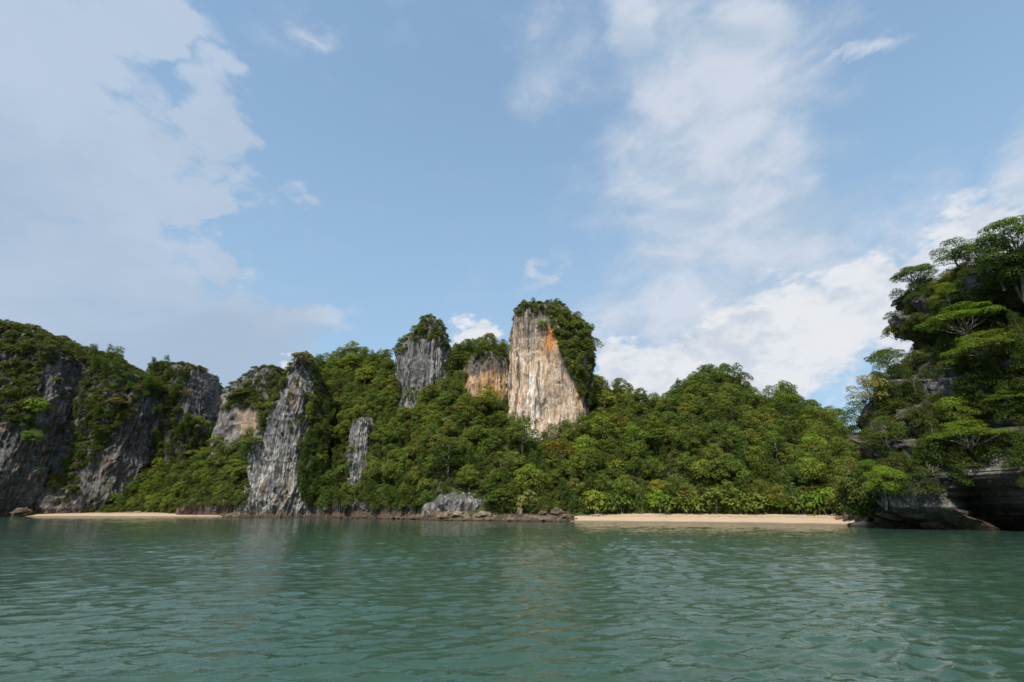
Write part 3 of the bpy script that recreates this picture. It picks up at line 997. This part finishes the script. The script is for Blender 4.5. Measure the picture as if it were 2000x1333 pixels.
BARE = [
    [(985, 640), (998, 618), (1060, 612), (1076, 640), (1092, 690), (1118, 740), (1147, 808), (1125, 828), (1092, 848), (1060, 872), (1032, 845), (1003, 800), (985, 775)],
    [(902, 750), (925, 722), (990, 718), (992, 790), (905, 795)],
    [(784, 700), (802, 676), (850, 668), (874, 700), (874, 742), (864, 785), (838, 770), (784, 770)],
    [(470, 1015), (488, 930), (515, 845), (540, 790), (556, 745), (577, 708), (612, 720), (604, 780), (596, 840), (584, 900), (584, 960), (590, 1015)],
    [(684, 995), (688, 835), (705, 812), (728, 812), (730, 850), (714, 920), (702, 995)],
    [(415, 815), (440, 800), (515, 803), (505, 842), (470, 865), (415, 855)],
    [(-60, 1015), (-60, 770), (55, 880), (85, 735), (115, 700), (160, 718), (158, 800), (134, 885), (95, 960), (150, 1010)],
    [(165, 985), (160, 935), (215, 855), (262, 800), (302, 780), (304, 830), (278, 905), (235, 965)],
    [(352, 745), (380, 728), (428, 728), (430, 835), (400, 855), (355, 800)],
    [(1660, 1050), (1668, 983), (1700, 980), (1760, 986), (1830, 966), (1900, 948), (1925, 916), (1955, 914), (2000, 946), (2100, 950), (2100, 1070)],
    [(1835, 775), (1850, 745), (1880, 755), (1885, 790), (1850, 800)], [(1770, 745), (1785, 715), (1815, 735), (1800, 770)], [(1930, 905), (1950, 880), (1985, 900), (1970, 925)],
    [(1752, 860), (1775, 820), (1800, 850), (1795, 880), (1760, 885)], [(1885, 850), (1900, 815), (1960, 830), (1965, 865), (1925, 870)],
    [(330, 1015), (338, 990), (480, 986), (480, 1015)], [(590, 1020), (600, 993), (820, 993), (840, 1020)],
    [(815, 1020), (822, 985), (850, 972), (900, 970), (940, 978), (975, 995), (978, 1020)]]


def bare(px, py):
    return any(inside(px, py, q) for q in BARE)


def bare_many(px, py):
    """The same test for arrays of points."""
    res = np.zeros(len(px), bool)
    for q in BARE:
        r_ = np.zeros(len(px), bool)
        j = len(q) - 1
        for i in range(len(q)):
            (xi, yi), (xj, yj) = q[i], q[j]
            if yi != yj:
                r_ ^= ((yi > py) != (yj > py)) & (px < (xj - xi) * (py - yi) / (yj - yi) + xi)
            j = i
        res |= r_
    return res



def region(px, py, own):
    """Where a tree stands, in words one can find in the picture: (group, phrase)."""
    if own == 'right':
        if py < 600:
            return 'trees on top of the headland', 'on top of the right headland'
        return ('trees on the headland face', 'on the headland face') if py < 830 else ('trees on the lower headland', 'above the undercut headland base')
    if own in ('left_near', 'left_mid', 'left_tower'):
        return ('trees on the left cliffs', 'on the dark left cliffs') if py < 800 else ('trees low on the left cliffs', 'low on the shaded left cliff face')
    if own == 'pale':
        return 'trees on the pale tower', 'growing on the tall pale tower'
    if own in ('grey', 'orange'):
        return 'trees on the grey tower', 'on the grey tower and orange wall'
    if own in ('pinnacle', 'rib'):
        return 'trees on the pinnacle', 'on the fluted pinnacle'
    if own == 'far_pale':
        return 'trees on the distant cliff', 'on the distant rounded cliff'
    if px < 350:
        return 'trees behind the small beach', 'behind the small left beach'
    if px < 500:
        return 'trees left of the pinnacle', 'on the slope left of the pinnacle'
    if px < 760 and py < 800:
        return 'trees behind the pinnacle', 'high behind the pinnacle'
    if px < 760:
        return 'trees right of the pinnacle', 'low beside the pinnacle'
    if px < 1000:
        return ('trees below the grey tower', 'on the slope below the grey tower') if py < 900 else ('trees above the outcrop', 'on the slope above the grey outcrop')
    if px < 1180:
        return 'trees below the pale tower', 'on the slope below the pale tower'
    if py < 830:
        return 'trees on the upper beach hill', 'high on the beach hill'
    return ('trees on the beach hill', 'midway up the beach hill') if py < 930 else ('trees at the hill foot', 'at the foot of the beach hill')


KINDWORD = {'round': 'round crowned jungle tree', 'tall': 'tall narrow jungle tree', 'umbrella': 'flat topped umbrella tree', 'vine': 'vine draped jungle tree',
            'shrub': 'low leafy shrub', 'flower': 'cream flowering tree', 'bare': 'bare dead tree'}


def lean_out(nor, k):
    """Tilt a plant on steep ground outward, as a rotation about x and y."""
    return (-nor.y * k * -1.0 if False else nor.y * -k, nor.x * k)


def put(kind, px, py, scale, label=None, tint=(1, 1, 1), sink=.3, cat=None, group=None, squash=1.0, variant=None, depth=0.0):
    h = hit(px, py)
    if h is None:
        return None
    loc, nor, own = h
    base = kind.replace('_near', '')
    steep = nor.z < .45
    pos = loc + (nor * (.5 * scale) if steep else Vector((0, 0, 0))) - Vector((0, 0, sink)) + Vector((0, depth, 0))
    g, ph = region(px, py, own)
    k = (.18 if base == 'umbrella' else .45) if steep else .08
    o = plant(kind, pos, scale, random.uniform(0, 6.28), label or f'{KINDWORD[base]} {ph}', cat or ('shrub' if base == 'shrub' else 'tree'),
              group or (g if base != 'shrub' else g.replace('trees', 'shrubs')), tint, (0, 0), variant, squash)
    # lean in world space, before the spin about its own stem
    o.rotation_euler = (Matrix.Rotation(k * .9, 3, Vector((0, 0, 1)).cross(Vector((nor.x, nor.y, 0.001))).normalized()) @
                        Matrix.Rotation(random.uniform(0, 6.28), 3, 'Z')).to_euler()
    return o


# --- plants one can pick out in the photograph
put('round', 1290, 1003, .80, 'bright yellow green tree at the middle of the long beach edge', (1.5, 1.75, .75), cat='tree', group='trees along the long beach')
put('round', 1528, 1004, .72, 'bright green tree at the beach edge under the hill shoulder', (1.15, 1.55, .75), group='trees along the long beach')
put('flower', 1030, 1001, .98, 'cream flowering tree above the rocks where the long beach begins', (1.15, 1.15, 1), variant=0)
put('round', 235, 996, .62, 'dark leafy tree on the sand below the left cliffs', (.8, .95, .9))
put('flower_near', 1712, 800, 1.0, 'pale cream flowering tree on the left edge of the headland', (1, .95, .9))
put('flower_near', 1790, 850, .7, 'cream flowering tree in the middle of the headland face', (1.05, 1, .9))
put('flower_near', 1665, 930, .6, 'small cream flowering tree low where headland meets hill', (.95, .9, .8))
put('umbrella_near', 1988, 550, 1.0, 'largest umbrella tree standing above the headland skyline', (.95, 1.1, .9), squash=1.35)
put('round_near', 1990, 560, 1.0, 'dark round tree under the largest umbrella tree', (.7, .8, .8))
put('round_near', 1955, 545, .8, 'round tree left of the largest umbrella tree on the headland', (.8, .9, .8))
put('umbrella_near', 1885, 530, .6, 'small umbrella tree poking above the headland skyline', (.9, 1.05, .9))
put('umbrella_near', 1900, 690, 1.1, 'wide bright umbrella tree in the upper headland face', (1.25, 1.45, .8))
put('umbrella_near', 1975, 740, 1.0, 'wide bright umbrella tree below the big one', (1.25, 1.4, .8))
put('round', 75, 812, 1.5, 'bright green bushy tree on the far left cliff face', (1.15, 1.75, .7), squash=.75)
put('round', 62, 868, 1.2, 'deep green hanging tree under the bright one on the left cliff', (.8, 1.2, .7), squash=.8)
put('umbrella', 585, 722, .95, 'wind swept umbrella tree on the tip of the pinnacle', (1.05, 1.1, .9))
put('tall', 940, 700, .8, 'dark domed tree on the skyline between the two towers', (.8, .95, .8))
put('round', 1352, 762, .8, 'lone domed tree standing out left of the hill summit', (.85, 1, .85))
put('shrub', 1056, 640, 1.0, 'small shrub growing high on the pale tower face', (1.2, 1.3, .8))
put('round', 1538, 792, 1.15, 'broad domed tree on the right shoulder of the beach hill', (.85, .95, .85))
for px, py, s, l in ((1612, 1006, .55, 'bare leaning driftwood tree at the right end of the beach'), (1626, 1006, .7, 'bare upright dead trunk at the right end of the beach'),
                     (720, 775, .7, 'bare pale tree on the high slope behind the pinnacle'), (1820, 935, .55, 'bare pale branches low on the headland face')):
    put('bare', px, py, s, l, cat='dead tree', group='dead trees')

# --- row of leafy trees along the sand
for px in range(1128, 1650, 30):
    if abs(px - 1290) < 18 or abs(px - 1528) < 18:
        continue
    k = random.choice(['shrub', 'shrub', 'shrub', 'vine'])
    t = random.uniform(.85, 1.25)
    put(k, px + random.uniform(-8, 8), float(np.interp(px, [1120, 1650], [1002, 1005])), {'shrub': 1.9, 'round': .75, 'vine': .75}[k] * random.uniform(.85, 1.15),
        f'{KINDWORD[k]} overhanging the long beach', (t, t * 1.08, .95), group='trees along the long beach')

# --- the forest, tree by tree: the largest ones in view
cells = []
occupied = [t.location.copy() for t in TREES]
cand = [(random.uniform(0, 2010), random.uniform(440, 1005)) for _ in range(26000)]
LIMIT = 300
made = {}
for px, py in cand:
    if len(TREES) >= LIMIT:
        break
    if bare(px, py):
        continue
    h = hit(px, py)
    if h is None:
        continue
    loc, nor, own = h
    if own in ('beach', 'ledge', 'outcrop', 'sea_cliff_a', 'sea_cliff_b') or nor.z < -.15:
        continue
    near = own == 'right'
    gap = 4.8 if near else (6.3 if own == 'hill' else 7.0)
    if loc.y > 230:
        gap *= 1.15
    if own == 'pale':
        gap = 4.5
    if any((q - loc).length < gap for q in occupied):
        continue
    occupied.append(loc.copy())
    steep = nor.z < .42
    if near:
        kind = random.choices(['umbrella_near', 'round_near', 'shrub_near', 'vine_near'], [4, 6, 1, 2] if not steep else [3, 6, 2, 3])[0]
        if px < 1740 and kind == 'umbrella_near':
            kind = 'round_near'
        s = random.uniform(.48, .86) * {'shrub_near': 1.2}.get(kind, 1.0)
        tint = random.choice([(1.15, 1.2, .9), (.95, 1.0, .8), (1.4, 1.45, .8), (.85, .9, .8), (1.3, 1.15, .8)])
    else:
        kind = random.choices(['round', 'tall', 'umbrella', 'vine', 'shrub', 'bare'], [7, 3, 2.2, 4, 1, 1.0] if not steep else [3, 0, 2, 2, 6, 0])[0]
        s = random.choice([.6, .72, .85, .98, 1.12, 1.38]) * random.uniform(.9, 1.1) * (1.3 if kind == 'shrub' else 1.0)
        if own == 'pale' or py < 760 and own != 'hill':
            s *= .42
            kind = random.choice(['shrub', 'round']) if own in ('pale', 'grey') else kind
        lush = sstep(np.array([py]), 760, 960)[0]
        t = random.choice([.6, .75, .9, 1.0, 1.15, 1.3]) * random.uniform(.92, 1.08) + .12 * lush
        tint = (t * random.uniform(.98, 1.25), t * (1.03 + .1 * lush), t * random.uniform(.75, 1.0))
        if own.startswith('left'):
            tint = (tint[0] * .88, tint[1] * .80, tint[2] * .85)  # cloud shade over the left cliffs put into the leaf tint
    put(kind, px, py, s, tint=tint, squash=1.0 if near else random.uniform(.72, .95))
print('individual plants', len(TREES))

# --- give each of the look-alikes its own label, by its order from the left
ORD = ['leftmost', 'second', 'third', 'fourth', 'fifth', 'sixth', 'seventh', 'eighth', 'ninth', 'tenth', 'eleventh', 'twelfth', 'thirteenth', 'fourteenth', 'fifteenth',
       'sixteenth', 'seventeenth', 'eighteenth', 'nineteenth', 'twentieth']
same = {}
for o in TREES:
    same.setdefault(o['label'], []).append(o)
for lab, os_ in same.items():
    if len(os_) < 2:
        continue
    os_.sort(key=lambda o: float(to_px(np.array(o.location))[0]))
    plural = lab
    for w in ('dead tree', 'jungle tree', 'umbrella tree', 'flowering tree', 'leafy shrub'):
        plural = plural.replace(w, w + 's', 1)
    for i, o in enumerate(os_):
        first = 'leftmost' if i == 0 else ('rightmost' if i == len(os_) - 1 else (ORD[i] if i < len(ORD) else str(i + 1) + 'th') + ' from left')
        o['label'] = f'{first} of the {plural}'

# ------------------------------------------------------------------ the undergrowth between them: one mass
pts, rots, scl, idx = [], [], [], []


def scatter(V, F, spacing, key, smin, smax, nzmin, kinds, veg_all=False):
    Q = V[F]
    a, c = Q[:, 2] - Q[:, 0], Q[:, 3] - Q[:, 1]
    nr = np.cross(a, c)
    ar = np.linalg.norm(nr, axis=1) / 2
    nr = nr / (2 * ar[:, None] + 1e-9)
    if key == 'hill':
        nr *= np.sign(nr[:, 2])[:, None]
    cen = Q.mean(1)
    m = int(3.0 * ar.sum() / spacing ** 2)
    pick = RNG.choice(len(F), m, p=ar / ar.sum())
    uv = RNG.random((m, 2))
    q = Q[pick]
    P = (q[:, 0] * (1 - uv[:, :1]) + q[:, 1] * uv[:, :1]) * (1 - uv[:, 1:]) + (q[:, 3] * (1 - uv[:, :1]) + q[:, 2] * uv[:, :1]) * uv[:, 1:]
    N_ = nr[pick]
    cell = np.floor(P / (spacing * .94)).astype(np.int64)
    _, keep = np.unique(cell[:, 0] * 4000003 + cell[:, 1] * 2003 + cell[:, 2], return_index=True)   # one plant to a cell
    P, N_ = P[keep], N_[keep]
    m = len(P)
    px, py = to_px(P)
    is_bare = bare_many(px, py)
    for i in range(m):
        if P[i, 2] < (1.8 if key == 'hill' else 2.6) or N_[i, 2] < nzmin:
            continue
        d = Vector(P[i]) + Vector((0, 0, 2.5)) - EYE
        hh = BVH.ray_cast(EYE, d.normalized())
        gap_ = d.length - (hh[0] - EYE).length if hh[0] is not None else 0.0
        if gap_ > 9.0 or abs(px[i] - 1000) > 1350:
            continue                                  # deep behind the ridges: nothing of it shows
        if is_bare[i] and gap_ < 4.0 and not (hh[0] is not None and owner[hh[2]] == 'hill' and key == 'hill'):
            continue
        s = RNG.uniform(smin, smax)
        n_ = Vector(N_[i])
        pos = P[i] + N_[i] * (.25 * s) - np.array([0, 0, .35 * s])
        tilt = .55 * (1 - max(0, N_[i, 2]))
        ax = Vector((0, 0, 1)).cross(Vector((n_.x, n_.y, .001))).normalized()
        e = (Matrix.Rotation(tilt, 3, ax) @ Matrix.Rotation(RNG.uniform(0, 6.28), 3, 'Z')).to_euler()
        pts.append(pos)
        rots.append(tuple(e))
        scl.append(s)
        idx.append(int(RNG.choice(kinds)))


# crowns the undergrowth repeats: index -> a crown that stands in the scene
src_meshes = [PROTO['shrub'][0][1], PROTO['shrub'][1][1], PROTO['shrub'][2][1], PROTO['round'][0][1], PROTO['round'][1][1], PROTO['vine'][0][1],
              PROTO['shrub_near'][0][1], PROTO['shrub_near'][1][1]]
scatter(HILL_V, HILL_F, 2.2, 'hill', .40, .78, .05, [0, 1, 2, 0, 1, 2, 0, 1, 2, 5])
scatter(HILL_V, HILL_F, 8.0, 'hill', .6, 1.0, .05, [3, 4])
for key, (V_, F_, o_) in ROCKS.items():
    if key in ('outcrop',):
        continue
    if key == 'right':
        scatter(V_, F_, 2.6, key, .35, .75, .12, [6, 7])
    elif key.startswith('sea'):
        scatter(V_, F_, 2.2, key, .4, .8, .45, [0, 1, 2])
    else:
        tower = key in ('pale', 'grey', 'orange', 'pinnacle', 'rib')
        scatter(V_, F_, 1.9 if tower else 2.5, key, .15 if tower else .3, .55 if tower else .8, .16, [0, 1, 2])

# plants that cling to faces the photograph shows overgrown
def cling(poly, step, kinds, smin, smax, anywhere=False):
    xs, ys = [q[0] for q in poly], [q[1] for q in poly]
    n_ = int((max(xs) - min(xs)) * (max(ys) - min(ys)) / step ** 2)
    for _ in range(n_):
        px, py = random.uniform(min(xs), max(xs)), random.uniform(min(ys), max(ys))
        if not inside(px, py, poly) or (bare(px, py) and not anywhere):
            continue
        h = hit(px, py)
        if h is None or h[2] in ('beach', 'ledge'):
            continue
        loc, nor, own = h
        s = random.uniform(smin, smax)
        ax = Vector((0, 0, 1)).cross(Vector((nor.x, nor.y, .001))).normalized()
        e = (Matrix.Rotation(.55 * (1 - max(0, nor.z)), 3, ax) @ Matrix.Rotation(random.uniform(0, 6.28), 3, 'Z')).to_euler()
        pts.append(np.array(loc + nor * .3 * s - Vector((0, 0, .6 * s))))
        rots.append(tuple(e))
        scl.append(s)
        idx.append(random.choice(kinds))


cling([(1070, 600), (1165, 630), (1165, 800), (1145, 800), (1118, 735), (1092, 685), (1078, 640)], 6, [0, 1, 2, 3, 4, 3, 4], .22, .45)
cling([(990, 590), (1090, 590), (1090, 618), (1060, 614), (996, 620)], 6, [0, 1, 2, 3, 4], .16, .34, True)
cling([(560, 740), (620, 740), (604, 900), (586, 990), (560, 990)], 19, [0, 1, 2], .3, .6, True)
cling([(20, 760), (150, 720), (140, 880), (60, 960)], 30, [0, 1, 2], .4, .9, True)
cling([(790, 690), (870, 690), (860, 780), (800, 770)], 24, [0, 1, 2], .2, .4, True)
cling([(588, 720), (640, 700), (650, 990), (592, 985), (586, 900), (598, 840)], 10, [0, 1, 2, 5], .5, .95)
cling([(150, 690), (330, 700), (345, 850), (300, 780), (215, 850), (160, 930), (100, 960), (135, 880), (160, 800)], 11, [0, 1, 2, 5], .6, 1.2)
cling([(-20, 620), (110, 640), (150, 690), (110, 700), (85, 735), (50, 860), (-20, 770)], 11, [0, 1, 2], .6, 1.2)
cling([(300, 715), (355, 715), (355, 810), (410, 860), (410, 980), (310, 980), (300, 850)], 11, [0, 1, 2, 5], .6, 1.2)
cling([(1640, 720), (1760, 500), (2020, 420), (2020, 950), (1925, 925), (1830, 972), (1760, 992), (1660, 985)], 19, [6, 7, 6, 7], .35, .75)
cling([(438, 808), (450, 785), (482, 750), (520, 800), (445, 806)], 7, [0, 1, 2], .4, .75)
cling([(495, 830), (530, 745), (580, 705), (556, 745), (538, 790), (512, 845)], 7, [0, 1, 2], .4, .7)
cling([(345, 940), (490, 940), (484, 988), (340, 990)], 7, [0, 1, 2], .45, .85, True)
cling([(592, 950), (688, 950), (688, 992), (596, 992)], 7, [0, 1, 2, 5], .45, .85, True)
cling([(715, 950), (830, 950), (830, 993), (706, 992)], 7, [0, 1, 2, 5], .45, .85, True)
cling([(980, 960), (1115, 960), (1115, 1000), (980, 1000)], 8, [0, 1, 2], .5, .9)
cling([(1640, 930), (1715, 930), (1715, 1006), (1640, 1004)], 7, [0, 1, 2], .5, .9, True)
cling([(445, 800), (485, 748), (560, 712), (575, 735), (560, 790), (515, 800), (440, 775)], 7, [0, 1, 2], .5, .9)
cling([(760, 640), (800, 625), (870, 625), (900, 660), (905, 800), (864, 785), (874, 742), (874, 700), (850, 668), (802, 676), (784, 700)], 7, [0, 1, 2, 3, 4], .22, .5)
print("undergrowth", len(pts), "triangles", sum(len(m.polygons) * 2 for m in bpy.data.meshes))

me = bpy.data.meshes.new('undergrowth')
me.from_pydata([tuple(p) for p in pts], [], [])
at_ = me.attributes.new('rot', 'FLOAT_VECTOR', 'POINT')
at_.data.foreach_set('vector', np.array(rots, np.float32).ravel())
at_ = me.attributes.new('scl', 'FLOAT', 'POINT')
at_.data.foreach_set('value', np.array(scl, np.float32))
at_ = me.attributes.new('idx', 'INT', 'POINT')
at_.data.foreach_set('value', np.array(idx, np.int32))
under = link('undergrowth', me, label='dense green undergrowth and small trees covering the karst slopes', cat='undergrowth', kind='stuff')
gt = bpy.data.node_groups.new('undergrowth_scatter', 'GeometryNodeTree')
gt.interface.new_socket(name='Geometry', in_out='INPUT', socket_type='NodeSocketGeometry')
gt.interface.new_socket(name='Geometry', in_out='OUTPUT', socket_type='NodeSocketGeometry')
gi, go = gt.nodes.new('NodeGroupInput'), gt.nodes.new('NodeGroupOutput')
crown_of = {}
for o in C.objects:
    if o.name.startswith('crown') and o.data.name not in crown_of:
        crown_of[o.data.name] = o
used = []
for k, mesh in enumerate(src_meshes):
    o = crown_of.get(mesh.name)
    if o is None:
        o = next(iter(crown_of.values()))
    used.append(o)
geoms = None
last = gi.outputs[0]
join = gt.nodes.new('GeometryNodeJoinGeometry')


def named(n_, dt):
    q = gt.nodes.new('GeometryNodeInputNamedAttribute')
    q.data_type = dt
    q.inputs['Name'].default_value = n_
    return q.outputs[0]


for k, o in enumerate(used):
    cmpn = gt.nodes.new('FunctionNodeCompare')
    cmpn.data_type, cmpn.operation = 'INT', 'EQUAL'
    gt.links.new(named('idx', 'INT'), cmpn.inputs[2])
    cmpn.inputs[3].default_value = k
    inf = gt.nodes.new('GeometryNodeObjectInfo')
    inf.transform_space = 'ORIGINAL'
    inf.inputs['Object'].default_value = o
    inf.inputs['As Instance'].default_value = True
    iop = gt.nodes.new('GeometryNodeInstanceOnPoints')
    gt.links.new(gi.outputs[0], iop.inputs['Points'])
    gt.links.new(cmpn.outputs[0], iop.inputs['Selection'])
    gt.links.new(inf.outputs['Geometry'], iop.inputs['Instance'])
    gt.links.new(named('rot', 'FLOAT_VECTOR'), iop.inputs['Rotation'])
    gt.links.new(named('scl', 'FLOAT'), iop.inputs['Scale'])
    gt.links.new(iop.outputs[0], join.inputs[0])
gt.links.new(join.outputs[0], go.inputs[0])
mod = under.modifiers.new('scatter', 'NODES')
mod.node_group = gt
